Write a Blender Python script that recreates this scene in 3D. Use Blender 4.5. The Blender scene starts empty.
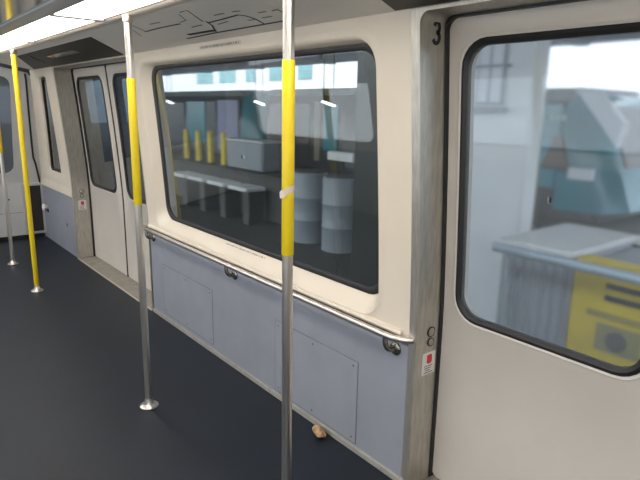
import bpy, math, random
from mathutils import Matrix, Vector
random.seed(7)
PI = math.pi
S = bpy.context.scene
COL = S.collection

# ------------------------------------------------------------------ camera
R_ = [[0.77824588, 0.12940312, -0.61448205], [-0.6276966, 0.18862738, -0.75525936], [0.01817522, 0.97348577, 0.22802437]]
cam = bpy.data.objects.new('camera', bpy.data.cameras.new('camera'))
cam.data.sensor_width = 36.0
cam.data.lens = 565.0 * 36.0 / 640.0
cam.data.clip_start = 0.05
cam.data.clip_end = 400
M4 = Matrix([R_[0] + [0.0], R_[1] + [0.0], R_[2] + [1.65], [0, 0, 0, 1]])
cam.matrix_world = M4
COL.objects.link(cam)
S.camera = cam

# ------------------------------------------------------------------ world / light / exposure
W = bpy.data.worlds.new('sky'); S.world = W; W.use_nodes = True
wn = W.node_tree.nodes; wl = W.node_tree.links
bg = wn['Background']
geo = wn.new('ShaderNodeTexCoord'); sep = wn.new('ShaderNodeSeparateXYZ')
ramp = wn.new('ShaderNodeValToRGB')
ramp.color_ramp.elements[0].position = 0.48; ramp.color_ramp.elements[0].color = (0.45, 0.47, 0.5, 1)
ramp.color_ramp.elements[1].position = 0.62; ramp.color_ramp.elements[1].color = (0.90, 0.94, 1.0, 1)
mp = wn.new('ShaderNodeMapRange'); mp.inputs[1].default_value = -1; mp.inputs[2].default_value = 1
wl.new(geo.outputs['Generated'], sep.inputs[0]); wl.new(sep.outputs['Z'], mp.inputs[0])
wl.new(mp.outputs[0], ramp.inputs[0]); wl.new(ramp.outputs[0], bg.inputs['Color'])
SKY = 3.7
bg.inputs['Strength'].default_value = SKY
LAMP = 8.0
S.view_settings.view_transform = 'Standard'
S.view_settings.look = 'None'
S.view_settings.gamma = 1
S.view_settings.use_curve_mapping = False
S.view_settings.exposure = 0.14

# ------------------------------------------------------------------ materials
def mat(name, col, rough=0.5, metal=0.0, noise=0.0, nscale=8.0, col2=None, bump=0.0, bscale=200, spec=0.5, stretch=None, coat=0.0):
    m = bpy.data.materials.new(name); m.use_nodes = True
    n = m.node_tree.nodes; l = m.node_tree.links; b = n['Principled BSDF']
    b.inputs['Base Color'].default_value = (*col, 1); b.inputs['Roughness'].default_value = rough
    b.inputs['Metallic'].default_value = metal; b.inputs['Specular IOR Level'].default_value = spec
    b.inputs['Coat Weight'].default_value = coat
    tc = n.new('ShaderNodeTexCoord'); mpn = n.new('ShaderNodeMapping')
    l.new(tc.outputs['Object'], mpn.inputs[0])
    if stretch: mpn.inputs['Scale'].default_value = stretch
    if noise or col2:
        t = n.new('ShaderNodeTexNoise'); t.inputs['Scale'].default_value = nscale; t.inputs['Detail'].default_value = 5
        l.new(mpn.outputs[0], t.inputs['Vector'])
        r = n.new('ShaderNodeValToRGB')
        c2 = col2 or tuple(max(0, c * (1 - noise)) for c in col)
        r.color_ramp.elements[0].position = 0.35; r.color_ramp.elements[1].position = 0.65
        r.color_ramp.elements[0].color = (*c2, 1); r.color_ramp.elements[1].color = (*col, 1)
        l.new(t.outputs['Fac'], r.inputs[0]); l.new(r.outputs[0], b.inputs['Base Color'])
    if bump:
        t2 = n.new('ShaderNodeTexNoise'); t2.inputs['Scale'].default_value = bscale
        l.new(mpn.outputs[0], t2.inputs['Vector'])
        bp = n.new('ShaderNodeBump'); bp.inputs['Strength'].default_value = bump; bp.inputs['Distance'].default_value = 0.002
        l.new(t2.outputs['Fac'], bp.inputs['Height']); l.new(bp.outputs[0], b.inputs['Normal'])
    return m

def emis(name, col, s):
    m = bpy.data.materials.new(name); m.use_nodes = True
    b = m.node_tree.nodes['Principled BSDF']
    b.inputs['Base Color'].default_value = (*col, 1)
    b.inputs['Emission Color'].default_value = (*col, 1); b.inputs['Emission Strength'].default_value = s
    return m

def glass(name, tint, haze, hazecol, gloss=1.0, rough=0.01, blur=0.0):
    m = bpy.data.materials.new(name); m.use_nodes = True
    n = m.node_tree.nodes; l = m.node_tree.links
    n.remove(n['Principled BSDF']); out = n['Material Output']
    tr = n.new('ShaderNodeBsdfTransparent'); tr.inputs[0].default_value = (*tint, 1)
    if blur:      # scratched, weathered polycarbonate softens what lies behind it
        n.remove(tr); tr = n.new('ShaderNodeBsdfRefraction'); tr.inputs['Color'].default_value = (*tint, 1)
        tr.inputs['Roughness'].default_value = blur; tr.inputs['IOR'].default_value = 1.2
    gl = n.new('ShaderNodeBsdfGlossy'); gl.inputs['Roughness'].default_value = rough
    df = n.new('ShaderNodeBsdfTranslucent'); df.inputs[0].default_value = (*hazecol, 1)
    df2 = n.new('ShaderNodeBsdfDiffuse'); df2.inputs[0].default_value = (*hazecol, 1)
    ad = n.new('ShaderNodeMixShader'); ad.inputs[0].default_value = 0.5
    l.new(df.outputs[0], ad.inputs[1]); l.new(df2.outputs[0], ad.inputs[2])
    mx = n.new('ShaderNodeMixShader'); mx.inputs[0].default_value = haze
    l.new(tr.outputs[0], mx.inputs[1]); l.new(ad.outputs[0], mx.inputs[2])
    fr = n.new('ShaderNodeFresnel'); gm = n.new('ShaderNodeNewGeometry'); mr = n.new('ShaderNodeMapRange')
    mr.inputs[3].default_value = 1.5; mr.inputs[4].default_value = 1 / 1.5      # same reflectance from either face
    l.new(gm.outputs['Backfacing'], mr.inputs[0]); l.new(mr.outputs[0], fr.inputs['IOR'])
    ml = n.new('ShaderNodeMath'); ml.operation = 'MULTIPLY'; ml.inputs[1].default_value = gloss
    l.new(fr.outputs[0], ml.inputs[0])
    m2 = n.new('ShaderNodeMixShader'); l.new(ml.outputs[0], m2.inputs[0])
    l.new(mx.outputs[0], m2.inputs[1]); l.new(gl.outputs[0], m2.inputs[2])
    l.new(m2.outputs[0], out.inputs['Surface'])
    return m

CREAM = mat('cream_moulded_plastic', (0.74, 0.66, 0.545), 0.35, noise=0.05, nscale=3)
DOORP = mat('door_paint', (0.60, 0.555, 0.50), 0.38, noise=0.05, nscale=4)
BLUE = mat('blue_grey_laminate', (0.285, 0.300, 0.345), 0.45, noise=0.08, nscale=5)
BLUE2 = mat('blue_grey_access', (0.292, 0.307, 0.35), 0.42, noise=0.08, nscale=5)
SKIRT = mat('skirting', (0.36, 0.34, 0.31), 0.5, noise=0.2, nscale=20)
FLOOR = mat('charcoal_vinyl', (0.0085, 0.0135, 0.0235), 0.46, noise=0.25, nscale=3, spec=0.4, bump=0.3, bscale=350)
STEEL = mat('brushed_steel', (0.52, 0.49, 0.45), 0.28, metal=1.0, noise=0.12, nscale=14, stretch=(1, 1, 12))
STEELD = mat('dull_steel', (0.58, 0.55, 0.49), 0.40, metal=0.8, noise=0.2, nscale=10, stretch=(6, 6, 1))
STEELB = mat('bracket_steel', (0.30, 0.28, 0.25), 0.25, metal=1.0)
CHROME = mat('polished_pole_steel', (0.68, 0.64, 0.59), 0.33, metal=1.0)
YELLOW = mat('yellow_sleeve', (0.80, 0.60, 0.012), 0.42)
BLACK = mat('black_rubber', (0.012, 0.012, 0.013), 0.5)
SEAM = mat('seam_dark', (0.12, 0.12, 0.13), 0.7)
CEILG = mat('ceiling_gloss', (0.40, 0.41, 0.415), 0.14, metal=0.6)
CEIL = mat('ceiling_cove', (0.80, 0.76, 0.71), 0.45, noise=0.05, nscale=3)
LIP = mat('ceiling_lip', (0.74, 0.64, 0.55), 0.35)
GLIP = mat('grey_lip', (0.42, 0.42, 0.42), 0.35)
DISP = mat('display_black', (0.022, 0.020, 0.018), 0.5, noise=0.3, nscale=5)
INK = mat('dark_ink', (0.02, 0.024, 0.03), 0.6)
INKG = mat('grey_ink', (0.20, 0.19, 0.18), 0.6)
WHITE = mat('white_sticker', (0.75, 0.74, 0.72), 0.5)
RED = mat('red_print', (0.62, 0.03, 0.04), 0.5)
ENDW = mat('end_panel', (0.50, 0.50, 0.49), 0.38, noise=0.05, nscale=4)
GRILLE = mat('grille_black', (0.02, 0.018, 0.016), 0.6)
LAMPM = emis('lamp_diffuser', (1.0, 0.93, 0.84), LAMP)
GLASS1 = glass('window_glass_tinted', (0.86, 0.9, 0.9), 0.02, (0.5, 0.55, 0.58), 1.2, blur=0.055)
GLASS2 = glass('window_glass_hazy', (0.93, 0.97, 1.0), 0.10, (0.7, 0.76, 0.8), 1.0, blur=0.11)
GLASS0 = glass('window_glass_clear', (0.93, 0.96, 0.97), 0.02, (0.6, 0.6, 0.6))
GLASS3 = glass('window_glass_dark', (0.25, 0.3, 0.32), 0.05, (0.3, 0.33, 0.35), 1.5)

# ------------------------------------------------------------------ mesh helpers
class MB:
    def __init__(s): s.v = []; s.f = []; s.sm = []
    def add(s, vs, fs, smooth=True):
        o = len(s.v); s.v += [tuple(p) for p in vs]
        for f in fs: s.f.append(tuple(i + o for i in f)); s.sm.append(smooth)
        return s
    def box(s, x0, x1, y0, y1, z0, z1, bev=0.0):
        if bev <= 0:
            v = [(x, y, z) for x in (x0, x1) for y in (y0, y1) for z in (z0, z1)]
            return s.add(v, [(0, 1, 3, 2), (4, 6, 7, 5), (0, 4, 5, 1), (2, 3, 7, 6), (0, 2, 6, 4), (1, 5, 7, 3)], False)
        # chamfered box: three crossed shells
        b = bev; c = []
        for x, sx in ((x0, 1), (x1, -1)):
            for y, sy in ((y0, 1), (y1, -1)):
                for z, sz in ((z0, 1), (z1, -1)):
                    c += [(x, y + sy * b, z + sz * b), (x + sx * b, y, z + sz * b), (x + sx * b, y + sy * b, z)]
        def i(a, bb, cc, k): return (a * 4 + bb * 2 + cc) * 3 + k
        F = []
        F += [(i(0,0,0,0), i(0,0,1,0), i(0,1,1,0), i(0,1,0,0)), (i(1,0,0,0), i(1,1,0,0), i(1,1,1,0), i(1,0,1,0))]
        F += [(i(0,0,0,1), i(1,0,0,1), i(1,0,1,1), i(0,0,1,1)), (i(0,1,0,1), i(0,1,1,1), i(1,1,1,1), i(1,1,0,1))]
        F += [(i(0,0,0,2), i(0,1,0,2), i(1,1,0,2), i(1,0,0,2)), (i(0,0,1,2), i(1,0,1,2), i(1,1,1,2), i(0,1,1,2))]
        for a in (0, 1):
            for e in (0, 1):
                F.append((i(a,e,0,0), i(a,e,1,0), i(a,e,1,1), i(a,e,0,1)))
                F.append((i(a,0,e,0), i(a,1,e,0), i(a,1,e,2), i(a,0,e,2)))
                F.append((i(0,a,e,1), i(1,a,e,1), i(1,a,e,2), i(0,a,e,2)))
        for a in (0, 1):
            for e in (0, 1):
                for g in (0, 1): F.append((i(a,e,g,0), i(a,e,g,1), i(a,e,g,2)))
        return s.add(c, F, False)
    def tube(s, pts, r, n=12, cap=True):
        pts = [Vector(p) for p in pts]; rs = r if isinstance(r, (list, tuple)) else [r] * len(pts)
        up = None; vs = []
        for k, p in enumerate(pts):
            t = (pts[min(k + 1, len(pts) - 1)] - pts[max(k - 1, 0)]).normalized()
            if up is None:
                up = Vector((0, 0, 1)) if abs(t.z) < 0.9 else Vector((1, 0, 0))
            a = (up - t * up.dot(t)).normalized(); b = t.cross(a); up = a
            for j in range(n):
                q = 2 * PI * j / n
                vs.append(p + (a * math.cos(q) + b * math.sin(q)) * rs[k])
        fs = []
        for k in range(len(pts) - 1):
            for j in range(n):
                fs.append((k * n + j, k * n + (j + 1) % n, (k + 1) * n + (j + 1) % n, (k + 1) * n + j))
        s.add(vs, fs, True)
        if cap:
            o = len(s.v) - len(vs)
            s.f.append(tuple(o + j for j in reversed(range(n)))); s.sm.append(False)
            s.f.append(tuple(o + (len(pts) - 1) * n + j for j in range(n))); s.sm.append(False)
        return s
    def lathe(s, c, prof, n=20, axis='z'):
        vs = []
        for r, h in prof:
            for j in range(n):
                q = 2 * PI * j / n
                a, b = r * math.cos(q), r * math.sin(q)
                vs.append({'z': (c[0] + a, c[1] + b, c[2] + h), 'x': (c[0] + h, c[1] + a, c[2] + b), 'y': (c[0] + a, c[1] + h, c[2] + b)}[axis])
        fs = [(k * n + j, k * n + (j + 1) % n, (k + 1) * n + (j + 1) % n, (k + 1) * n + j) for k in range(len(prof) - 1) for j in range(n)]
        s.add(vs, fs, True)
        o = len(s.v) - len(vs)
        s.f.append(tuple(o + j for j in reversed(range(n)))); s.sm.append(False)
        s.f.append(tuple(o + (len(prof) - 1) * n + j for j in range(n))); s.sm.append(False)
        return s
    def loft(s, rings, closed=True, smooth=True):
        n = len(rings[0]); vs = [p for r in rings for p in r]; fs = []
        for k in range(len(rings) - 1):
            for j in range(n if closed else n - 1):
                fs.append((k * n + j, k * n + (j + 1) % n, (k + 1) * n + (j + 1) % n, (k + 1) * n + j))
        return s.add(vs, fs, smooth)
    def prism(s, poly, d0, d1, axis='y'):
        # poly of 2-D points extruded along the axis
        n = len(poly)
        def P(a, b, d): return {'y': (a, d, b), 'x': (d, a, b), 'z': (a, b, d)}[axis]
        vs = [P(a, b, d0) for a, b in poly] + [P(a, b, d1) for a, b in poly]
        fs = [tuple(range(n)), tuple(reversed(range(n, 2 * n)))] + [(j, (j + 1) % n, n + (j + 1) % n, n + j) for j in range(n)]
        return s.add(vs, fs, False)

def wloc(o):
    p = Vector(o.location)
    while o.parent: o = o.parent; p += Vector(o.location)
    return p

def obj(name, mb, m, parent=None, label=None):
    me = bpy.data.meshes.new(name)
    off = wloc(parent) if parent else Vector((0, 0, 0))
    me.from_pydata([tuple(Vector(v) - off) for v in mb.v], [], mb.f)
    me.polygons.foreach_set('use_smooth', mb.sm)
    me.materials.append(m); me.update()
    try: me.set_sharp_from_angle(angle=math.radians(40))
    except Exception: pass
    o = bpy.data.objects.new(name, me); COL.objects.link(o)
    if parent: o.parent = parent
    if label: o['label'] = label
    return o

def thing(name, label, cat, loc=(0, 0, 0), group=None):
    o = bpy.data.objects.new(name, None); COL.objects.link(o); o.location = loc; o.empty_display_size = 0.1
    o['label'] = label; o['category'] = cat
    if group: o['group'] = group
    return o

def struct(name, mb, m, label=None):
    o = obj(name, mb, m); o['kind'] = 'structure'
    if label: o['label'] = label
    return o

def sroot(name, loc=(0, 0, 0), label=None):
    o = bpy.data.objects.new(name, None); COL.objects.link(o); o.location = loc; o['kind'] = 'structure'
    if label: o['label'] = label
    return o

def tag(o, label, cat, group=None):
    o['label'] = label; o['category'] = cat
    if group: o['group'] = group
    return o

# ------------------------------------------------------------------ car body profile (right wall; the left one mirrors it)
XM = 0.6
def WX(z, off=0.0):
    return 1.712 - 0.068 * max(0.0, z - 0.75) ** 1.3 + off
def wp(y, z, off=0.0, side=1):
    x = WX(z, off)
    return (x, y, z) if side > 0 else (XM - x, y, z)

def rrect(y0, y1, z0, z1, r, nc=6, ns=14):
    """closed loop of (y, z), same count for every call"""
    out = []
    cs = [(y1 - r, z1 - r, 0), (y0 + r, z1 - r, 90), (y0 + r, z0 + r, 180), (y1 - r, z0 + r, 270)]
    for k in range(4):
        cy, cz, a0 = cs[k]
        arc = [(cy + r * math.cos(math.radians(a0 + 90 * j / nc)), cz + r * math.sin(math.radians(a0 + 90 * j / nc))) for j in range(nc + 1)]
        out += arc
        ny, nz, na = cs[(k + 1) % 4]
        e = (ny + r * math.cos(math.radians(na)), nz + r * math.sin(math.radians(na)))
        s_ = arc[-1]
        out += [(s_[0] + (e[0] - s_[0]) * j / ns, s_[1] + (e[1] - s_[1]) * j / ns) for j in range(1, ns)]
    return out
def lerp2(a, b, t): return [(p[0] + (q[0] - p[0]) * t, p[1] + (q[1] - p[1]) * t) for p, q in zip(a, b)]
def ring(loop, off, side=1): return [wp(y, z, off, side) for y, z in loop]

def window_glass(loop, off, th, side=1):
    mb = MB()
    cy = sum(p[0] for p in loop) / len(loop); cz = sum(p[1] for p in loop) / len(loop)
    sc = [1, .8, .6, .4, .2, .02]
    def shr(t): return [(cy + (y - cy) * t, cz + (z - cz) * t) for y, z in loop]
    rings = [ring(shr(t), off, side) for t in reversed(sc)] + [ring(shr(t), off + th, side) for t in sc]
    mb.loft(rings); return mb

def sheet(y0, y1, z0, z1, off0, off1, side=1, nz=14):
    """a slab that follows the wall profile"""
    mb = MB(); rows = []
    for k in range(nz + 1):
        z = z0 + (z1 - z0) * k / nz
        rows.append([wp(y0, z, off0, side), wp(y1, z, off0, side), wp(y1, z, off1, side), wp(y0, z, off1, side)])
    mb.loft(rows, smooth=False)
    n = len(mb.v)
    mb.f.append((0, 1, 2, 3)); mb.sm.append(False); mb.f.append((n - 4, n - 1, n - 2, n - 3)); mb.sm.append(False)
    return mb

# ------------------------------------------------------------------ floor, ceiling
YB, YE = -1.9, 7.68
struct('floor', MB().box(XM - 1.72, 1.72, YB, YE, -0.06, 0.0), FLOOR, 'dark charcoal blue vinyl floor of the car')
struct('ceiling', MB().box(-0.12, 0.72, YB, 7.3, 2.075, 2.14), CEILG, 'glossy grey centre ceiling panel')
for sd in (1, -1):
    def mx(x): return x if sd > 0 else XM - x
    nm = 1 if sd > 0 else 5
    a = MB().prism([(mx(0.72), 2.066), (mx(0.735), 2.06), (mx(0.822), 2.07), (mx(0.822), 2.12), (mx(0.72), 2.12)], YB, 7.2)
    struct('trim_%d' % nm, a, GLIP, 'grey edge moulding beside the ceiling lights')
    pr = [(1.072, 2.12), (1.072, 2.082), (1.078, 2.070), (1.092, 2.063), (1.115, 2.061), (1.135, 2.066), (1.145, 2.077), (1.145, 2.12)]
    struct('trim_%d' % (nm + 1), MB().prism([(mx(x), z) for x, z in pr], YB, 7.1), LIP, 'cream rounded ceiling moulding running beside the light panels')
    struct('ceiling_%s' % ('right' if sd > 0 else 'left'),
           MB().prism([(mx(1.14), 2.087), (mx(1.617), 2.004), (mx(1.95), 2.004), (mx(1.95), 2.16), (mx(1.14), 2.16)], YB, 7.15), CEIL,
           'sloping grey cove panel between the ceiling lights and the side wall')
    # fluorescent panels
    edges = [-1.27, 0.20, 1.67, 3.14, 4.61, 6.08, 6.95]
    labs = ['', '', 'glowing white ceiling light panel at the very top edge above the middle pole',
            'glowing white ceiling light panel, the large full one left of the middle pole', 'small part of glowing ceiling light panel nearest the end wall, left picture edge', 'short glowing ceiling light panel above the end wall']
    for k in range(6):
        y0, y1 = edges[k] + 0.026, edges[k + 1] - 0.026
        if sd > 0 and k in (2, 3, 4, 5): lb = labs[k]
        else: lb = 'glowing ceiling light panel %s' % ('on the far side of the ceiling' if sd < 0 else 'overhead behind the picture edge')
        t = thing('ceiling_light', lb, 'ceiling light', ((mx(0.947)), (y0 + y1) / 2, 2.08), 'row of panels along the ceiling')
        xa, xb = sorted((mx(0.830), mx(1.064)))
        obj('diffuser', MB().box(xa, xb, y0 + .004, y1 - .004, 2.075, 2.09), LAMPM, t)
        fr = MB()
        fr.box(xa - .006, xb + .006, y0 - .022, y0 + .004, 2.066, 2.11); fr.box(xa - .006, xb + .006, y1 - .004, y1 + .022, 2.066, 2.11)
        fr.box(xa - .006, xa, y0, y1, 2.074, 2.11); fr.box(xb, xb + .006, y0, y1, 2.074, 2.11)
        fr.box(xa - .006, xb + .006, y0, y1, 2.105, 2.11)
        obj('frame', fr, GLIP, t)

# ------------------------------------------------------------------ right and left walls with their windows
WIN = (1.68, 4.09, 0.74, 1.93, 0.12)
def window_wall(name, ya, yb, win, side, wname, gl, label):
    y0, y1, z0, z1, r = win
    outer = rrect(ya - (.008 if side > 0 else 0), yb, 0.70, 2.006, 0.004)
    lipo = rrect(y0 - .03, y1 + .03, z0 - .022, z1 + .03, r + .03)
    hole = rrect(y0, y1, z0, z1, r)
    h2 = rrect(y0 + .001, y1 - .012, z0 + .012, z1 - .008, r)
    back = rrect(y0 + .003, y1 - .085, z0 + .072, z1 - .018, r * .95)
    rings = [ring(outer, .05, side), ring(outer, 0, side)]
    for t in (0.3, 0.6, 0.9): rings.append(ring(lerp2(outer, lipo, t), 0, side))
    rings += [ring(lipo, 0, side), ring(lerp2(lipo, hole, .5), -.006, side), ring(hole, -.002, side), ring(h2, .008, side), ring(back, .052, side)]
    w = struct(name, MB().loft(rings), CREAM, label)
    g1 = rrect(y0 + .043, y1 - .125, z0 + .100, z1 - .045, r * .8)
    root = sroot(wname, wp((y0 + y1) / 2, z0, .05, side), 'wide dark tinted window in the cream wall')
    obj('gasket', MB().loft([ring(back, .047, side), ring(lerp2(back, g1, .6), .045, side), ring(g1, .052, side), ring(g1, .066, side), ring(back, .066, side), ring(back, .047, side)]), BLACK, root, 'black rubber window gasket')
    obj('window_pane', window_glass(lerp2(back, g1, .9), .055, .006, side), gl, root)
    return w

wr = window_wall('wall_right', 1.478, 4.262, WIN, 1, 'window_1', GLASS1, 'cream moulded wall panel around the wide window')
# rolled bottom edge of the cream panel
mb = MB(); pr = [(0, .70), (-.010, .702), (-.014, .712), (-.010, .724), (0, .728), (.02, .728), (.02, .70)]
mb.loft([[(WX(z) + o, y, z) for o, z in pr] for y in (1.53, 4.255)])
obj('bottom_lip', mb, CREAM, wr)
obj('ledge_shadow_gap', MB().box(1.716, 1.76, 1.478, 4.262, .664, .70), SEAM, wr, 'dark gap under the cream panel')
lp = struct('wall_right_lower', MB().box(1.712, 1.76, 1.478, 4.235, .03, .666), BLUE, 'blue-grey lower wall panel below the handrail')
for (a, b, c, d) in ((3.235, 4.02, .062, .45), (1.80, 2.49, .045, .475)):
    obj('access_panel', MB().box(1.7095, 1.713, a, b, c, d, .0012), BLUE2, lp)
    sc = MB()
    for yy in (a + .03, (a + b) / 2, b - .03):
        for zz in (c + .025, d - .025): sc.lathe((1.7075, yy, zz), [(.005, 0), (.006, .002)], 8, 'x')
    obj('screws', sc, SEAM, lp)
    g = MB()
    for (p, q, r2, s2) in ((a - .003, a, c, d), (b, b + .003, c, d), (a, b, d, d + .003), (a, b, c - .003, c)): g.box(1.7105, 1.713, p, q, r2, s2)
    obj('panel_seam', g, SEAM, lp)
struct('baseboard_right', MB().box(1.702, 1.74, 1.478, 4.235, 0.0, .032, .003), SKIRT, 'narrow pale skirting strip along the floor')

# far section beyond the far doors
fw = MB()
YF0, YF1 = 6.31, 7.63
outer = rrect(YF0, YF1, 0.74, 2.006, 0.004)
def qwin(d):   # small leaning quarter window
    a = rrect(6.66 + d, 6.93 - d, .88 + d, 1.92 - d, .05)
    return [(y + (0.0 if y < 6.8 else (1.92 - z) * .22), z) for y, z in a]
rings = [ring(outer, .05), ring(outer, 0), ring(lerp2(outer, qwin(-.02), .5), 0), ring(qwin(-.01), 0), ring(qwin(0), .004), ring(qwin(.008), .04)]
struct('wall_right_far', fw.loft(rings), CREAM, 'pale wall beside the far doors with a small leaning window')
w2 = sroot('window_2', wp(6.85, .95, .04), 'small leaning dark window near the end wall')
obj('gasket', MB().loft([ring(qwin(.004), .022), ring(qwin(.03), .022), ring(qwin(.03), .05), ring(qwin(.004), .05)]), BLACK, w2)
obj('window_pane', window_glass(qwin(.025), .034, .006), GLASS3, w2)
fl = struct('wall_right_far_lower', MB().box(1.712, 1.76, YF0, YF1, .0, .665), BLUE, 'blue-grey lower wall panel beyond the far doors')
obj('sloping_ledge', MB().prism([(1.712, .66), (1.70, .67), (1.70, .69), (WX(.76), .76), (1.76, .76), (1.76, .66)], YF0, YF1), CREAM, fl, 'pale sloping ledge above the blue panel')
obj('slot', MB().box(1.708, 1.713, 6.60, 6.612, .30, .335), BLACK, fl)
k = thing('door_bumper', 'round white bumper on the blue panel beside the dark grille', 'bumper', (1.712, 7.43, .40))
obj('cap', MB().lathe((1.655, 7.43, .40), [(.02, 0), (.038, .006), (.045, .02), (.04, .035), (.03, .042)], 20, 'x'), WHITE, k)
obj('stem', MB().lathe((1.69, 7.43, .40), [(.02, 0), (.02, .022)], 12, 'x'), CREAM, k)
obj('latch', MB().box(1.70, 1.7125, 7.375, 7.395, .345, .38), BLACK, k)

# left wall (only seen reflected in glass and steel)
wlft = window_wall('wall_left', 1.47, 4.27, WIN, -1, 'window_3', GLASS0, 'cream wall on the other side of the car')
for nm, a, b in (('wall_left_far', 4.28, YE - .1), ('wall_left_near', YB, 1.46)):
    c = (a + b) / 2
    hz = rrect(c - 1.2, c + 1.2, .8, 1.9, .12); oz = rrect(a, b, .70, 2.006, .004)
    struct(nm, MB().loft([ring(oz, .05, -1), ring(oz, 0, -1), ring(hz, 0, -1), ring(hz, .05, -1)]), DOORP, 'pale wall on the other side of the car')
struct('wall_left_lower', MB().box(XM - 1.76, XM - 1.712, YB, YE, 0, .70), BLUE, 'blue-grey lower wall on the other side')
struct('wall_right_near', sheet(YB, -.55, 0, 2.006, 0, .05), CREAM, 'wall behind the near doors')
struct('wall_back', MB().box(XM - 1.76, 1.76, YB - .05, YB, -.06, 2.14), CREAM, 'wall behind the viewer')

# ------------------------------------------------------------------ door portals and door leaves
def portal(n, ya, yb, fa, fb, label, dd=0.0):
    """stainless channel around a doorway; fa/fb = flange widths at the ya / yb jambs"""
    root = sroot('door_%d' % n, (1.80, (ya + yb) / 2, 0), label)
    def path(e_a, e_b, top, r=.07):
        y0, y1 = ya - e_a, yb + e_b
        pts = [(y0, z) for z in [0.0 + (top - r) * k / 12 for k in range(13)]]
        pts += [(y0 + r - r * math.cos(math.radians(9 * j)), top - r + r * math.sin(math.radians(9 * j))) for j in range(1, 11)]
        pts += [(y0 + r + (y1 - y0 - 2 * r) * k / 8, top) for k in range(1, 8)]
        pts += [(y1 - r + r * math.sin(math.radians(9 * j)), top - r + r * math.cos(math.radians(9 * j))) for j in range(0, 11)]
        pts += [(y1, (top - r) * (1 - k / 12)) for k in range(1, 13)]
        return pts
    a = path(fa, fb, 2.003, .006); b = a; c = path(0, 0, 1.99, .04)
    mb = MB(); mb.loft([ring(a, .02), ring(b, -.003), ring(c, -.003), ring(c, .002), ring(c, .18 + dd)], closed=False)
    obj('door_frame', mb, STEELD, root, 'brushed stainless steel door frame')
    # rubber seal at the back of the jamb
    c2 = path(-.007, -.007, 1.981, .045)
    obj('seal', MB().loft([ring(c, .137 + dd), ring(c2, .137 + dd), ring(c2, .18 + dd)], closed=False), BLACK, root, 'black rubber seal')
    obj('threshold', MB().box(1.712, 1.93, ya, yb, -.05, .004, .003), mat('threshold_plate', (.36, .33, .28), .45, .35, noise=.25, nscale=12), root, 'worn metal threshold plate')
    obj('threshold_edge', MB().box(1.700, 1.714, ya, yb, -.02, .006), mat('threshold_nosing', (.55, .51, .44), .4, .3), root)
    ym = (ya + yb) / 2 + .02
    for (p, q, s_) in ((ya + .004, ym - .012, -1), (ym + .012, yb - .004, 1)):
        # the leaf, its window hole and the pale moulded lip
        lip_y0, lip_y1 = (p + .075, q - .12) if s_ < 0 else (p + .12, q - .064)
        hole = rrect(lip_y0, lip_y1, .80, 1.905, .105)
        lip = rrect(lip_y0 - .02, lip_y1 + .02, .78, 1.925, .12)
        o = rrect(p, q, .008, 1.984, .03)
        leaf = obj('door_leaf', MB().loft([ring(o, .235 + dd), ring(o, .157 + dd), ring(lerp2(o, lip, .5), .157 + dd), ring(lip, .157 + dd), ring(lerp2(lip, hole, .5), .151 + dd), ring(hole, .155 + dd), ring(hole, .235 + dd), ring(o, .235 + dd)]), DOORP, root)
        g = rrect(lip_y0 + .026, lip_y1 - .026, .826, 1.879, .085)
        obj('window_gasket', MB().loft([ring(hole, .151 + dd), ring(lerp2(hole, g, .5), .145 + dd), ring(g, .153 + dd), ring(g, .178 + dd), ring(hole, .178 + dd)]), BLACK, leaf)
        obj('window_pane', window_glass(lerp2(hole, g, .9), .158 + dd, .006), GLASS2 if n == 1 else GLASS3B, leaf)
    obj('centre_seal', sheet(ym - .012, ym + .012, .008, 1.984, .153 + dd, .235 + dd), BLACK, root, 'black rubber seal where the leaves meet')
    # buttons, label and number on the jamb that faces the viewer
    yj = yb - .0015
    for zc, r in ((.728, .019), (.682, .016)):
        xc = 1.799
        obj('button', MB().lathe((xc, yj - .006, zc), [(r * .8, 0), (r, .003), (r, .0065)], 18, 'y'), STEEL, root)
        obj('button_ring', MB().lathe((xc, yj - .003, zc), [(r * 1.22, 0), (r * 1.22, .004)], 18, 'y'), BLACK, root)
    st = obj('emergency_label', MB().box(1.754, 1.835, yj - .0015, yj + .001, .535, .635), WHITE, root, 'white instruction label with a red symbol')
    obj('red_symbol', MB().prism([(1.781, .590), (1.781, .622), (1.789, .626), (1.809, .626), (1.813, .618), (1.813, .590), (1.803, .584), (1.789, .584)], yj - .0025, yj - .001), RED, st)
    tx = MB()
    for kk, (u, v) in enumerate(((.012, .064), (.012, .056), (.018, .050), (.012, .066))):
        tx.box(1.754 + u, 1.754 + v, yj - .0022, yj - .001, .572 - kk * .010, .576 - kk * .010)
    obj('print_lines', tx, INKG, st)
    return root
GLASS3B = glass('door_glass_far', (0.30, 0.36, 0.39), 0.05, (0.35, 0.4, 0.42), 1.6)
d1 = portal(1, -.51, 1.45, .04, .042, 'near pair of pale doors in a stainless frame')
d2 = portal(2, 4.27, 6.27, .008, .04, 'far pair of pale doors in a stainless frame', .022)
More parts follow.
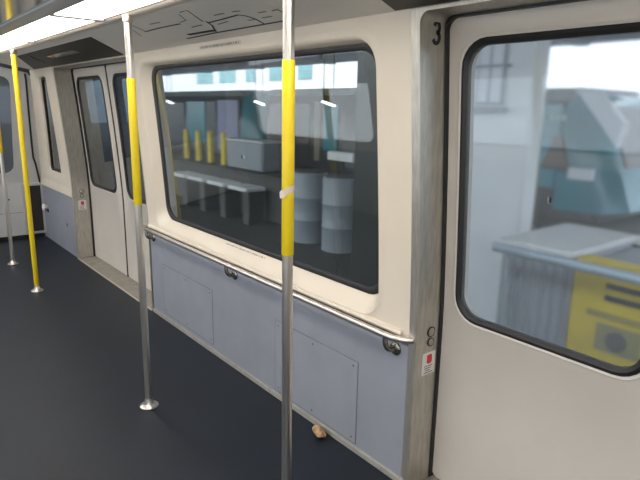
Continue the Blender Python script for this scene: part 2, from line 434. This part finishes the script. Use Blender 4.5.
# the number 3 on the near jamb
def numeral():
    mb = MB(); n = 26; xc, r = 1.715, .017
    zt, zb = 1.9445, 1.911
    pts = []
    for j in range(9): a = math.radians(160 - j * 250 / 8 * 1.0); pts.append((xc + .0155 * math.cos(a), zt + .0195 * math.sin(a)))
    p2 = []
    for j in range(9): a = math.radians(90 - j * 250 / 8); p2.append((xc + .0175 * math.cos(a), zb + .0205 * math.sin(a) - .001))
    for P in (pts, p2):
        L, Rr = [], []
        for i_, (x, z) in enumerate(P):
            x0, z0 = P[max(i_ - 1, 0)]; x1, z1 = P[min(i_ + 1, len(P) - 1)]
            d = math.hypot(x1 - x0, z1 - z0); nx, nz = -(z1 - z0) / d * .0074, (x1 - x0) / d * .0074
            L.append((x + nx, z + nz)); Rr.append((x - nx, z - nz))
        mb.loft([[(x, 1.4475, z) for x, z in L], [(x, 1.4475, z) for x, z in Rr]], closed=False, smooth=False)
        mb.loft([[(x, 1.4495, z) for x, z in L], [(x, 1.4495, z) for x, z in Rr]], closed=False, smooth=False)
    return mb
obj('numeral_three', numeral(), INK, d1, 'dark number 3 on the steel jamb')

# ------------------------------------------------------------------ end wall
def EY(z): return 7.62 - .25 * max(0, z - .68)
ew = MB(); rows = []
zs = [0, .3, .60, .68, .8, 1.0, 1.2, 1.4, 1.6, 1.8, 2.0, 2.14]
# opening for the end window, x -0.75..1.42
def epath(x, z, o=0): return (x, EY(z) + o, z)
def eloop(x0, x1, z0, z1, r): return [(a, b) for a, b in rrect(x0, x1, z0, z1, r)]
oo = eloop(XM - 1.76, 1.75, .68, 2.14, .003); hh = eloop(XM - 1.42, 1.42, .82, 1.93, .1)
def er(lp_, o=0): return [epath(x, z, o) for x, z in lp_]
struct('wall_end', ew.loft([er(oo, .05), er(oo), er(lerp2(oo, hh, .5)), er(hh), er(hh, .04)]), ENDW, 'pale end wall of the car, leaning inwards at the top')
e2 = struct('wall_end_lower', MB().box(XM - 1.76, 1.72, 7.60, 7.67, .045, .69, .006), ENDW, 'pale cabinet panels under the end window')
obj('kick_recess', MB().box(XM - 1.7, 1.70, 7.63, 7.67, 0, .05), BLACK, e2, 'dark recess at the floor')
obj('panel_seam', MB().box(.9, 1.47, 7.597, 7.602, .33, .334).box(1.29, 1.294, 7.597, 7.602, .05, .68), SEAM, e2)
obj('lock', MB().lathe((1.33, 7.59, .50), [(.010, 0), (.012, .012)], 10, 'y'), BLACK, e2)
w4 = sroot('window_4', (XM / 2, EY(.82), .82), 'end window of the car')
cx = XM / 2
gl = MB(); hl = hh
def esh(t): return [(cx + (x - cx) * t, 1.375 + (z - 1.375) * t) for x, z in hl]
gl.loft([er(esh(t), .02) for t in (.02, .5, 1)] + [er(esh(t), .026) for t in (1, .5, .02)])
obj('window_pane', gl, glass('end_glass', (0.2, 0.22, 0.24), 0.2, (.5, .52, .55)), w4)
# black seal that follows the end arch
arc = [(1.725, 7.605, .60), (1.70, EY(.66) - .006, .66), (1.655, EY(.92) - .006, .92), (1.63, EY(1.0) - .006, 1.0), (1.615, EY(1.25) - .006, 1.25), (1.60, EY(1.55) - .006, 1.55), (1.585, EY(1.9) - .006, 1.9), (1.575, EY(1.965) - .006, 1.965)]
struct('trim_3', MB().tube(arc, .011, 8), BLACK, 'black rubber seal line down the corner of the end wall')
struct('trim_4', MB().prism([(-.5, 2.05), (1.10, 2.05), (1.18, 2.058), (1.60, 1.975), (1.62, 1.945), (1.64, 1.945), (1.64, 2.03), (1.2, 2.09), (-.5, 2.10)], EY(2.0) - .02, EY(2.0) + .03), BLACK, 'black arch seal where ceiling meets end wall')
g = thing('air_grille', 'dark rectangular floor-level air grille in pale frame on end wall', 'air grille', (1.62, 7.60, .03))
fx0, fx1, fz0, fz1 = 1.485, 1.712, .06, .675
f_ = MB(); f_.box(fx0, fx0 + .022, 7.582, 7.605, fz0, fz1); f_.box(fx1 - .022, fx1 - .0, 7.582, 7.605, fz0, fz1)
f_.box(fx0 + .022, fx1 - .022, 7.582, 7.605, fz0, fz0 + .022); f_.box(fx0 + .022, fx1 - .022, 7.582, 7.605, fz1 - .022, fz1)
g.location = (1.62, 7.60, .04)
obj('frame', f_, mat('grille_frame', (.45, .44, .42), .4, .3), g)
obj('mesh_back', MB().box(fx0 + .022, fx1 - .022, 7.592, 7.604, fz0 + .022, fz1 - .022), GRILLE, g)
sl = MB()
for q in range(22): z = fz0 + .035 + q * .025; sl.box(fx0 + .022, fx1 - .022, 7.586, 7.594, z, z + .006)
obj('slats', sl, mat('slat', (.025, .022, .02), .6), g)

# ------------------------------------------------------------------ ceiling signs
def slant(x): return 2.087 - (x - 1.14) * (.083 / .477)
def sign_poly(poly, h, d0=0.0):
    """flat panel hung under the sloping cove; poly of (x, y)"""
    n = len(poly); mb = MB()
    vs = [(x, y, slant(x) - d0) for x, y in poly] + [(x, y, slant(x) - h - d0) for x, y in poly]
    return mb.add(vs, [tuple(range(n)), tuple(reversed(range(n, 2 * n)))] + [(j, (j + 1) % n, n + (j + 1) % n, n + j) for j in range(n)], False)
for i_, (pl, lab) in enumerate((([(1.255, 3.92), (1.602, 4.30), (1.606, 6.98), (1.255, 6.05)], 'black sloping overhead panel above the far doors with a small display'),
                 ([(1.255, 1.44), (1.602, 1.555), (1.604, -.62), (1.255, -.55)], 'black sloping overhead panel above the near doors, cut by top edge'))):
    t = thing('overhead_panel', lab, 'overhead panel', (1.43, sum(p[1] for p in pl) / 4, slant(1.43)), 'black panels over the doors')
    obj('panel', sign_poly(pl, .006, -.001), DISP, t)
    if i_ == 0:
        obj('display', sign_poly([(1.36, 4.72), (1.42, 4.72), (1.42, 5.5), (1.36, 5.5)], .004, .006), mat('display_screen', (.16, .145, .12), .25), t, 'small unlit display strip')
        obj('display_glow', sign_poly([(1.37, 5.36), (1.41, 5.36), (1.41, 5.48), (1.37, 5.48)], .003, .010), mat('display_orange', (.75, .33, .12), .3), t, 'small orange patch')
        obj('vent_plate', sign_poly([(1.30, 5.75), (1.50, 6.05), (1.50, 6.5), (1.30, 6.05)], .003, .006), mat('panel_dark', (.03, .028, .028), .5), t)
rm = thing('route_map', 'line diagram of dark strokes on grey ceiling cove above the window', 'route map', (1.4, 2.7, slant(1.4)))
obj('backing', sign_poly([(1.19, 2.02), (1.545, 2.02), (1.545, 3.32), (1.19, 3.32)], .0015, -.0008), CEIL, rm)
def stroke(pts, w, name='route_line', m=INK):
    mb = MB(); L, Rr = [], []
    for i2, (x, y) in enumerate(pts):
        a = Vector(pts[max(i2 - 1, 0)]); b = Vector(pts[min(i2 + 1, len(pts) - 1)]); d = (b - a).normalized()
        L.append((x - d.y * w, y + d.x * w)); Rr.append((x + d.y * w, y - d.x * w))
    mb.loft([[(x, y, slant(x) - .0012) for x, y in L], [(x, y, slant(x) - .0012) for x, y in Rr], [(x, y, slant(x) - .002) for x, y in Rr], [(x, y, slant(x) - .002) for x, y in L], [(x, y, slant(x) - .0012) for x, y in L]], closed=False, smooth=False)
    obj(name, mb, m, rm)
stroke([(1.532, 3.114), (1.522, 2.791), (1.525, 2.432), (1.526, 2.095)], 0.006, 'line_bar')
stroke([(1.398, 2.609), (1.393, 2.464), (1.383, 2.304), (1.408, 2.278), (1.46, 2.278), (1.52, 2.304)], 0.005, 'route_line')
stroke([(1.378, 2.593), (1.432, 2.633), (1.511, 2.739)], 0.005, 'route_line')
stroke([(1.485, 3.004), (1.488, 2.87), (1.492, 2.714)], 0.011, 'route_line')
stroke([(1.24, 2.583), (1.239, 2.508), (1.315, 2.57), (1.377, 2.621)], 0.003, 'route_line')
stroke([(1.346, 3.256), (1.34, 3.037), (1.346, 2.807)], 0.005, 'route_line')
stroke([(1.241, 3.19), (1.284, 3.203), (1.348, 3.248)], 0.003, 'route_line')
stroke([(1.298, 3.311), (1.382, 3.406)], 0.002, 'route_line')
stroke([(1.255, 2.625), (1.325, 2.697), (1.331, 2.776)], 0.002, 'route_line')
stroke([(1.408, 2.038), (1.451, 2.049)], 0.003, 'route_line')
stroke([(1.345, 2.29), (1.352, 2.235)], .004, 'map_print', INKG)
stroke([(1.404, 2.174), (1.405, 2.115)], .004, 'map_print', INKG)
stroke([(1.412, 2.08), (1.41, 2.033)], .004, 'map_print', INKG)
stroke([(1.454, 2.336), (1.46, 2.278)], .004, 'map_print', INKG)
stroke([(1.339, 2.442), (1.342, 2.355)], .004, 'map_print', INKG)
stroke([(1.434, 2.577), (1.424, 2.464)], .004, 'map_print', INKG)
stroke([(1.409, 2.803), (1.405, 2.686)], .004, 'map_print', INKG)
stroke([(1.279, 3.025), (1.284, 2.909)], .004, 'map_print', INKG)
stroke([(1.457, 2.224), (1.461, 2.153)], .004, 'map_print', INKG)

def notice(loc_y0, loc_y1, fn, label):
    t = thing('notice_strip', label, 'notice strip', fn((loc_y0 + loc_y1) / 2, .5, 0))
    mb = MB(); mb.loft([[fn(loc_y0, 0, 0), fn(loc_y1, 0, 0), fn(loc_y1, 1, 0), fn(loc_y0, 1, 0)], [fn(loc_y0, 0, .0015), fn(loc_y1, 0, .0015), fn(loc_y1, 1, .0015), fn(loc_y0, 1, .0015)]], smooth=False)
    mb.f.append((4, 5, 6, 7)); mb.sm.append(False); mb.f.append((0, 3, 2, 1)); mb.sm.append(False)
    obj('strip', mb, mat('strip_clear', (.60, .53, .45), .35), t)
    tx = MB(); y = loc_y0 + .015; rnd = random.Random(3)
    while y < loc_y1 - .02:
        w = rnd.choice((.006, .009, .011)); 
        tx.loft([[fn(y, .25, .0022), fn(y + w, .25, .0022)], [fn(y, .78, .0022), fn(y + w, .78, .0022)]], closed=False, smooth=False)
        y += w + rnd.choice((.004, .005, .012))
    obj('print', tx, INKG, t)
def above(y, u, h): return wp(y, 1.966 + .02 * u, -h)
def sill(y, u, h):
    # on the sloping sill between the opening lip and the gasket
    z = .785 + .014 * u; x = WX(z) + .018 + (z - .76) * .70
    return (x - h * .8, y, z + h)
notice(2.68, 3.14, above, 'narrow strip of tiny dark print above the wide window')
notice(2.64, 3.12, sill, 'narrow strip of faint print on the sill under the wide window')

# ------------------------------------------------------------------ handrail
hr = thing('wall_handrail', 'long horizontal steel handrail along the wall under the wide window', 'handrail', (1.662, 2.85, .70))
pts = [(1.712, 4.285, .705), (1.685, 4.28, .705), (1.668, 4.268, .703), (1.662, 4.24, .702)] + [(1.662, y, .702) for y in (3.6, 3.0, 2.4, 1.8, 1.60)] + [(1.666, 1.545, .702), (1.680, 1.505, .702), (1.697, 1.483, .702), (1.712, 1.472, .702)]
obj('rail', MB().tube(pts, .0145, 16), CHROME, hr)
for yb_ in (4.19, 2.95, 1.585):
    br = MB(); cv = [(1.662, yb_, .694), (1.660, yb_ - .002, .672)]
    for j in range(1, 8):
        a = math.radians(j * 90 / 7); cv.append((1.660 + .028 * (1 - math.cos(a)), yb_ - .004 - .012 * j / 7, .665 - .032 * math.sin(a)))
    cv.append((1.708, yb_ - .02, .633))
    br.tube(cv, .0115, 12)
    b_ = obj('bracket', br, STEELB, hr)
    obj('flange', MB().lathe((1.699, yb_ - .02, .633), [(.014, 0), (.027, .003), (.031, .008), (.031, .0125)], 18, 'x'), STEELB, b_)

# ------------------------------------------------------------------ floor-to-ceiling poles
def pole(x, y, sleeve, label, tape=False):
    t = thing('grab_pole', label, 'pole', (x, y, 0), None)
    obj('pole', MB().tube([(x, y, z) for z in (.012, .5, 1.0, 1.5, 2.066)], .0185, 20), CHROME, t)
    obj('yellow_sleeve', MB().tube([(x, y, sleeve[0]), (x, y, sleeve[0] + .002), (x, y, sleeve[1] - .002), (x, y, sleeve[1])], [.0195, .0207, .0207, .0195], 20), YELLOW, t, 'yellow plastic sleeve')
    obj('base_flange', MB().lathe((x, y, .0005), [(.050, 0), (.052, .005), (.044, .012), (.030, .018), (.023, .034), (.021, .045)], 24), CHROME, t)
    obj('top_collar', MB().lathe((x, y, 2.03), [(.021, 0), (.024, .006), (.024, .034)], 20), CHROME, t)
    if tape:
        rr = .0222; L = []; U = []
        for j in range(25):
            a = 2 * PI * j / 24 + .6
            sl_ = .012 * math.sin(a + 2.2)
            L.append((x + rr * math.cos(a), y + rr * math.sin(a), 1.372 + sl_ + .004 * math.sin(5 * a)))
            U.append((x + (rr + .0008) * math.cos(a), y + (rr + .0008) * math.sin(a), 1.394 + sl_ + .003 * math.sin(7 * a + 1)))
        mb = MB().loft([L, U], closed=False)
        mb.loft([[(x - .020, y - .012, 1.362), (x - .024, y - .006, 1.388)], [(x - .034, y - .002, 1.358), (x - .033, y + .001, 1.380)]], closed=False)
        obj('tape_remnant', mb, mat('torn_tape', (.62, .55, .50), .6), t, 'torn band of whitish tape')
pole(1.085, 1.506, (1.162, 1.794), 'nearest steel grab pole with yellow sleeve and torn tape, running off the bottom', True)
pole(1.085, 2.828, (1.146, 1.774), 'steel grab pole with yellow upper sleeve standing left of the wide window')
pole(1.085, 5.35, (.05, 2.03), 'almost wholly yellow grab pole standing in front of the end wall')
pole(1.10, 6.43, (1.15, 1.78), 'farthest steel grab pole at the left picture edge')

# ------------------------------------------------------------------ crumpled scrap on the floor
import bmesh
bm = bmesh.new(); bmesh.ops.create_icosphere(bm, subdivisions=3, radius=1)
rnd = random.Random(5)
bumps = [(Vector((rnd.uniform(-1, 1), rnd.uniform(-1, 1), rnd.uniform(-1, 1))).normalized(), rnd.uniform(-.35, .25)) for _ in range(26)]
for v in bm.verts:
    d = v.co.normalized(); s_ = 1 + sum(a * max(0, d.dot(b) - .75) * 3.2 for b, a in bumps)
    v.co = Vector((d.x * s_ * .028, d.y * s_ * .046, d.z * s_ * .026))
zmin = min(v.co.z for v in bm.verts)
me = bpy.data.meshes.new('crumpled_scrap'); 
for v in bm.verts: v.co.z -= zmin
bm.to_mesh(me); bm.free()
me.materials.append(mat('tan_scrap', (.55, .34, .19), .8, noise=.5, nscale=60, bump=.6, bscale=120))
sc = bpy.data.objects.new('crumpled_scrap', me); COL.objects.link(sc); sc.location = (1.658, 2.012, .0005)
tag(sc, 'small crumpled tan scrap lying on the floor against the blue wall panel', 'litter')

# ------------------------------------------------------------------ the station outside
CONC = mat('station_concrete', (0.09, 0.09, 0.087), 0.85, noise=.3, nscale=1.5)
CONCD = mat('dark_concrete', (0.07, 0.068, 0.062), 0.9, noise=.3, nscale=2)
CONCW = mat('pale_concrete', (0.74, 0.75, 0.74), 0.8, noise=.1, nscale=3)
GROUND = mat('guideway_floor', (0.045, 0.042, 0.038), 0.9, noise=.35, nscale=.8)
FAC = mat('white_render', (0.85, 0.86, 0.88), 0.8, noise=.04, nscale=.5)
TEALG = mat('teal_glazing', (0.22, 0.50, 0.52), 0.15, noise=.2, nscale=.6)
CANO = mat('canopy_soffit', (0.26, 0.31, 0.38), 0.7, noise=.15, nscale=1)
CANF = mat('canopy_fascia', (0.33, 0.36, 0.40), 0.6)
TBODY = mat('tram_dark_body', (0.03, 0.034, 0.038), 0.3, noise=.4, nscale=1.2)
TROOF = mat('tram_roof', (0.20, 0.22, 0.22), 0.5)
TWIN = mat('tram_window', (0.01, 0.014, 0.016), 0.3)
TTEAL = mat('tram_teal', (0.015, 0.24, 0.31), 0.2, noise=.3, nscale=1.5)
TLAV = mat('tram_lavender', (0.26, 0.28, 0.44), 0.4, noise=.1, nscale=2)
TWHITE = mat('tram_white', (0.72, 0.76, 0.80), 0.4)
CABG = mat('cabinet_grey', (0.27, 0.30, 0.33), 0.5, noise=.1, nscale=2)
GZ = -1.35
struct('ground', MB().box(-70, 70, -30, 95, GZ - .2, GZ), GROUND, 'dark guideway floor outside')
struct('bounce_platform_left', MB().box(-14, -1.35, -20, 40, GZ, -.04, .03), CONCW, 'unseen pale concrete platform added on the other side of the car to bounce daylight')  # unseen slab added to throw daylight up onto the ceiling coves
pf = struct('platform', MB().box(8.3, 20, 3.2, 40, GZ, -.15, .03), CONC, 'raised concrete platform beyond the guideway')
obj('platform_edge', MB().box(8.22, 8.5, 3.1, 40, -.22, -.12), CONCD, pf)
cn = struct('canopy', MB().box(2.3, 12, -8, 60, 3.08, 3.3), CANO, 'station canopy soffit')
obj('fascia', MB().box(11.9, 12.1, -8, 60, 3.04, 3.6), CANF, cn)
bm_ = MB()
for y in range(-6, 60, 4): bm_.box(2.4, 11.9, y, y + .25, 2.98, 3.09)
obj('beams', bm_, CANF, cn)

# buildings
def building(label, x, y0, y1, z1, wins, m=FAC, depth=10):
    t = thing('building', label, 'building', (x + depth / 2, (y0 + y1) / 2, GZ))
    obj('wall', MB().box(x, x + depth, y0, y1, GZ, z1), m, t)
    obj('parapet', MB().box(x - .15, x + depth, y0 - .1, y1 + .1, z1, z1 + .5), m, t)
    for (a, b, c, d) in wins:
        w = obj('window', MB().box(x - .06, x + .1, a, b, c, d), CANF, t)
        g_ = MB(); nn = max(1, round((b - a) / 1.4)); s_ = (b - a) / nn; h_ = (d - c) / 2
        for i2 in range(nn):
            for j2 in range(2): g_.box(x - .075, x + .05, a + i2 * s_ + .08, a + (i2 + 1) * s_ - .08, c + j2 * h_ + .06, c + (j2 + 1) * h_ - .06)
        obj('pane', g_, TEALG, w)
    return t
wins = []
for (a, b) in ((55.2, 58.9), (50.6, 53.8), (47.0, 48.6), (41.6, 44.6), (38.3, 40.2)):
    wins.append((a, b, 3.95, 5.1)); wins.append((a, b, 7.0, 8.3))
bw = building('long white building with teal-paned windows seen through the wide window', 30, 24.0, 75, 12, wins)
building('white building far to the right beyond the near door window', 32, -6, 23.6, 9, [(2, 6, 5.2, 6.4)])

# trams at the next platform
def tram(label, x0, y0, y1, z0, zr, segs, nose=1.2, noseM=TTEAL):
    """parked vehicle parallel to ours; cab nose at its near end (y0)"""
    t = thing('parked_tram', label, 'tram', (x0 + 1.3, (y0 + y1) / 2, z0 - .25))
    xs = x0 + 2.6
    prof = [(x0, z0), (x0 - .02, z0 + .9), (x0 + .06, zr - .35), (x0 + .22, zr - .06), (xs - .22, zr - .06), (xs - .06, zr - .35), (xs + .02, z0 + .9), (xs, z0)]
    obj('body', MB().prism(prof, y0 + nose, y1), TBODY, t)
    mb = MB(); r1 = [(x, y0 + nose, z) for x, z in prof]
    cxx = (x0 + xs) / 2
    r2 = [(cxx + (x - cxx) * .86, y0 + nose * (.30 + .42 * (z - z0) / (zr - z0)), z0 + (z - z0) * .97) for x, z in prof]
    r3 = [(cxx + (x - cxx) * .66, y0 + nose * (.02 + .62 * (z - z0) / (zr - z0)), z0 + .05 + (z - z0) * .90) for x, z in prof]
    mb.loft([r1, r2, r3], smooth=False); mb.f.append(tuple(range(len(mb.v) - 8, len(mb.v)))); mb.sm.append(False)
    obj('cab_nose', mb, noseM, t)
    obj('windscreen', MB().add([(x0 + .60, y0 - .03 + nose * .25, z0 + .75), (xs - .60, y0 - .03 + nose * .25, z0 + .75), (xs - .68, y0 + nose * .58, zr - .30), (x0 + .68, y0 + nose * .58, zr - .30),
                                (x0 + .60, y0 + .3 + nose * .25, z0 + .75), (xs - .60, y0 + .3 + nose * .25, z0 + .75), (xs - .68, y0 + .2 + nose * .58, zr - .30), (x0 + .68, y0 + .2 + nose * .58, zr - .30)],
                               [(0, 1, 2, 3), (4, 7, 6, 5), (0, 4, 5, 1), (1, 5, 6, 2), (2, 6, 7, 3), (3, 7, 4, 0)], False), TWIN, t)
    obj('roof', MB().prism([(x0 + .02, zr - .20), (x0 + .12, zr - .02), (x0 + .35, zr), (xs - .35, zr), (xs - .12, zr - .02), (xs - .02, zr - .20)], y0 + nose * .9, y1), TROOF, t)
    for (a, b, c, d, m, nm) in segs: obj(nm, MB().box(x0 - .035, x0 + .12, a, b, c, d, .01), m, t)
    obj('skirt', MB().box(x0 + .1, xs - .1, y0 + .5, y1, z0 - .12, z0), TBODY, t)
    for k_ in (.2, .8):
        yy = y0 + (y1 - y0) * k_
        obj('bogie', MB().box(x0 + .3, xs - .3, yy - .5, yy + .5, z0 - .25, z0 - .1), CONCD, t)
    return t
tram('dark parked tram with teal and lavender side, left half of the wide window', 10.0, 15.3, 24.0, .10, 2.18,
     [(20.7, 22.4, .5, 1.75, TWIN, 'window'), (19.0, 20.5, .3, 1.80, TTEAL, 'teal_panel'), (18.2, 18.9, .5, 1.8, TWIN, 'door_glass'), (16.7, 18.1, .15, 1.85, TLAV, 'lavender_panel')], noseM=TTEAL)
tram('dark parked tram with grey roof, right half of the wide window', 10.0, 10.2, 15.0, .10, 2.18,
     [(13.9, 14.8, .6, 1.75, TWIN, 'window'), (12.8, 13.6, .6, 1.75, TWIN, 'window'), (12.35, 12.6, .2, 1.8, mat('tram_ochre', (.22, .20, .13), .5), 'door_post'), (11.6, 12.2, .5, 1.75, TTEAL, 'teal_panel')], noseM=TBODY)
c_ = tram('blurred teal tram front with white cab side behind the near door glass', 9.0, 3.75, 8.6, .05, 2.05,
     [(4.86, 5.4, .40, 1.78, TTEAL, 'teal_panel'), (5.45, 6.2, .7, 1.7, TWIN, 'window')], nose=1.1, noseM=TTEAL)
obj('side_window', MB().prism([(5.12, .72), (4.62, .72), (4.80, 1.30), (4.92, 1.30)], 8.93, 8.97, 'x'), TWIN, c_)
obj('cab_panel', MB().prism([(4.60, 1.98), (4.32, 2.0), (3.84, 1.50), (3.90, 1.15)], 8.90, 9.1, 'x'), TWHITE, c_, 'white slanted cab panel')
ds = MB()
for q in range(3): ds.box(8.945, 8.97, 4.98 - q * .1, 5.04 - q * .1, 1.52, 1.62)
obj('display_marks', ds, mat('pale_green_marks', (.35, .6, .5), .5), c_)
obj('number_plate', MB().box(8.93, 9.0, 4.22, 4.62, .60, .78), TWHITE, c_)

# yellow bollards on the platform edge
for i2, (y, lb) in enumerate(((17.75, 'leftmost of the four yellow bollards on the platform outside'), (16.9, 'second from left of the four yellow bollards outside'), (16.1, 'third from left of the four yellow bollards outside'), (15.25, 'rightmost of the four yellow bollards on the platform outside'))):
    t = thing('bollard', lb, 'bollard', (8.6, y, -.12), 'yellow bollards on the platform')
    obj('post', MB().lathe((8.6, y, -.12), [(.085, 0), (.085, .93), (.07, .98), (.03, 1.0)], 14), YELLOW, t)
    obj('base', MB().lathe((8.6, y, -.12), [(.13, 0), (.13, .02), (.09, .03)], 14), CONCD, t)
t = thing('equipment_cabinet', 'grey flat cabinet on the platform in front of the parked trams', 'cabinet', (8.9, 14.2, -.12))
obj('body', MB().box(8.62, 9.2, 13.15, 15.1, -.12, .66, .02), CABG, t)
obj('lid', MB().box(8.58, 9.24, 13.1, 15.15, .66, .72, .015), CONCW, t)
obj('door', MB().box(8.60, 8.63, 13.2, 14.1, -.05, .60), CABG, t)
# row of concrete stands below the platform edge
for i2, (y, lb) in enumerate(((16.35, 'leftmost low concrete stand with white top outside'), (15.2, 'second low concrete stand with white top from the left'), (14.0, 'third low concrete stand with white top from the left'), (12.8, 'rightmost low concrete stand with white top outside'))):
    t = thing('concrete_stand', lb, 'stand', (7.9, y, GZ), 'row of white-topped concrete stands')
    obj('cap', MB().box(7.55, 8.15, y - .50, y + .45, -.50, -.40, .02), CONCW, t)
    obj('pier', MB().box(7.62, 8.1, y - .50, y - .22, GZ, -.50), CONC, t)
for i2, (y, lb) in enumerate(((10.1, 'left of two tall pale drums outside, just right of the nearest pole'), (9.02, 'right of two tall pale drums outside the wide window'))):
    t = thing('storage_drum', lb, 'drum', (7.9, y, GZ), 'pale drums beside the platform')
    obj('shell', MB().lathe((7.9, y, GZ), [(.40, 0), (.40, .5), (.415, .52), (.40, .54), (.40, 1.0), (.415, 1.02), (.40, 1.04), (.40, 1.55), (.37, 1.58)], 28), CABG, t)
    obj('lid', MB().lathe((7.9, y, GZ + 1.58), [(.36, 0), (.34, .03), (.1, .05)], 28), CONC, t)
t = thing('sign_box', 'small white sign box on a post above the right drum outside', 'sign', (8.5, 9.75, -.15))
obj('box', MB().box(8.42, 8.6, 9.25, 10.15, .48, .68, .02), CONCW, t)
obj('post', MB().tube([(8.5, 9.7, -.15), (8.5, 9.7, .48)], .05, 10), CONCD, t)
# glowing tubes added outside to stand for ceiling-light reflections in the wide window
LT = emis('reflection_glow', (1, 1, 1), 6)
for (y, lb) in ((16.2, 'leftmost of three small ceiling-light reflections, made as glowing tubes outside the wide window'), (11.35, 'middle one of three small ceiling-light reflections, made as glowing tubes outside'), (8.85, 'rightmost of three small ceiling-light reflections, made as glowing tubes outside the wide window')):
    t = thing('reflection_tube', lb, 'lamp', (7.35, y, 3.08), 'light reflections made as tubes outside')
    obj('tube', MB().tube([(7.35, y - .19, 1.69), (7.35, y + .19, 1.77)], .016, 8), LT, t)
    obj('hanger', MB().tube([(7.35, y - .15, 1.72), (7.35, y - .15, 3.08)], .008, 6).tube([(7.35, y + .15, 1.76), (7.35, y + .15, 3.08)], .008, 6), CONCD, t)  # hangers made up to carry the reflection tubes
# columns
t = thing('dark_column', 'dark steel column outside at the right end of the wide window', 'column', (3.47, 3.43, GZ))
obj('shaft', MB().box(3.35, 3.60, 3.20, 3.66, GZ + .1, 3.08), mat('column_dark', (.05, .055, .055), .5, noise=.3, nscale=2), t)
obj('base', MB().box(3.3, 3.65, 3.14, 3.72, GZ, GZ + .1), CONCD, t)
t = thing('station_kiosk', 'broad pale station kiosk wall with a white window at left of near door glass', 'kiosk', (6.5, 4.0, GZ))
PALEK = mat('kiosk_pale', (.80, .83, .83), .6, noise=.06, nscale=2)
obj('wall', MB().box(6.0, 6.3, 3.62, 4.75, GZ, 3.08, .03), PALEK, t)
w = obj('window', MB().box(5.96, 6.02, 3.98, 4.36, 1.72, 2.62), CANF, t)
obj('pane', MB().box(5.95, 6.0, 4.01, 4.15, 1.75, 2.59).box(5.95, 6.0, 4.19, 4.33, 1.75, 2.59), TWHITE, w)
obj('ledge', MB().box(5.86, 6.0, 3.92, 4.42, 1.64, 1.70), CANF, t)
obj('ledge', MB().box(5.9, 6.0, 3.92, 4.42, 2.15, 2.18), CANF, t)

# guard rail and yellow machine in front of the near door
t = thing('guard_rail', 'blue-grey pipe guard rail crossing in front of the yellow machine', 'guard rail', (4.35, 1.9, GZ))
obj('pipe', MB().tube([(4.35, 2.85, .46), (4.35, 1.0, .46), (4.35, -1.5, .46)], .045, 14), mat('rail_blue_grey', (.36, .44, .50), .35, .2), t)
for y in (2.72, 1.0, -.9): obj('post', MB().tube([(4.35, y, GZ), (4.35, y, .44)], .035, 12), CABG, t)
t = thing('yellow_machine', 'yellow machine housing with black slots behind the guard rail', 'machine', (4.95, 1.2, GZ))
obj('housing', MB().box(4.55, 4.78, -.6, 2.2, GZ + .15, .47, .02), mat('machine_yellow', (.72, .53, .02), .5, noise=.15, nscale=3), t)
obj('plinth', MB().box(4.58, 4.75, -.5, 2.15, GZ, GZ + .15), CONCD, t)
for z in (.30, .20): obj('vent_slot', MB().box(4.535, 4.56, 1.35, 1.92, z - .025, z + .02), BLACK, t)
obj('stripe', MB().box(4.54, 4.56, -.5, 2.05, .02, .075), mat('stripe_olive', (.30, .25, .05), .5), t)
obj('lamp', MB().lathe((4.50, 1.78, -.14), [(.05, 0), (.085, .02), (.085, .06)], 20, 'x'), CONC, t)
obj('bracket', MB().box(4.53, 4.56, 1.60, 1.95, -.25, -.02), mat('bracket_olive', (.26, .24, .10), .6), t)
t = thing('pale_enclosure', 'pale ribbed enclosure with white top left of the yellow machine', 'enclosure', (5.0, 2.7, GZ))
obj('body', MB().box(4.62, 5.75, 2.24, 2.90, GZ, .44), mat('enclosure_lilac', (.40, .42, .48), .6, noise=.1, nscale=3), t)
obj('side_body', MB().box(4.84, 5.7, -.6, 2.2, GZ, .40, .02), CABG, t)
rb = MB()
for q in range(6): rb.box(4.59, 4.63, 2.28 + q * .1, 2.31 + q * .1, GZ + .1, .43)
obj('ribs', rb, CABG, t)
obj('top', MB().box(4.55, 5.8, 2.22, 2.95, .44, .50, .015), CONCW, t)
t = thing('back_rail', 'pale horizontal rail behind the yellow machine at right edge', 'rail', (6.2, 1.9, GZ))
obj('pipe', MB().tube([(6.2, 3.05, .37), (6.2, -1.0, .37)], .05, 12), CONCW, t)
for y in (2.9, 1.2, -.8): obj('post', MB().tube([(6.2, y, GZ), (6.2, y, .35)], .035, 10), CABG, t)
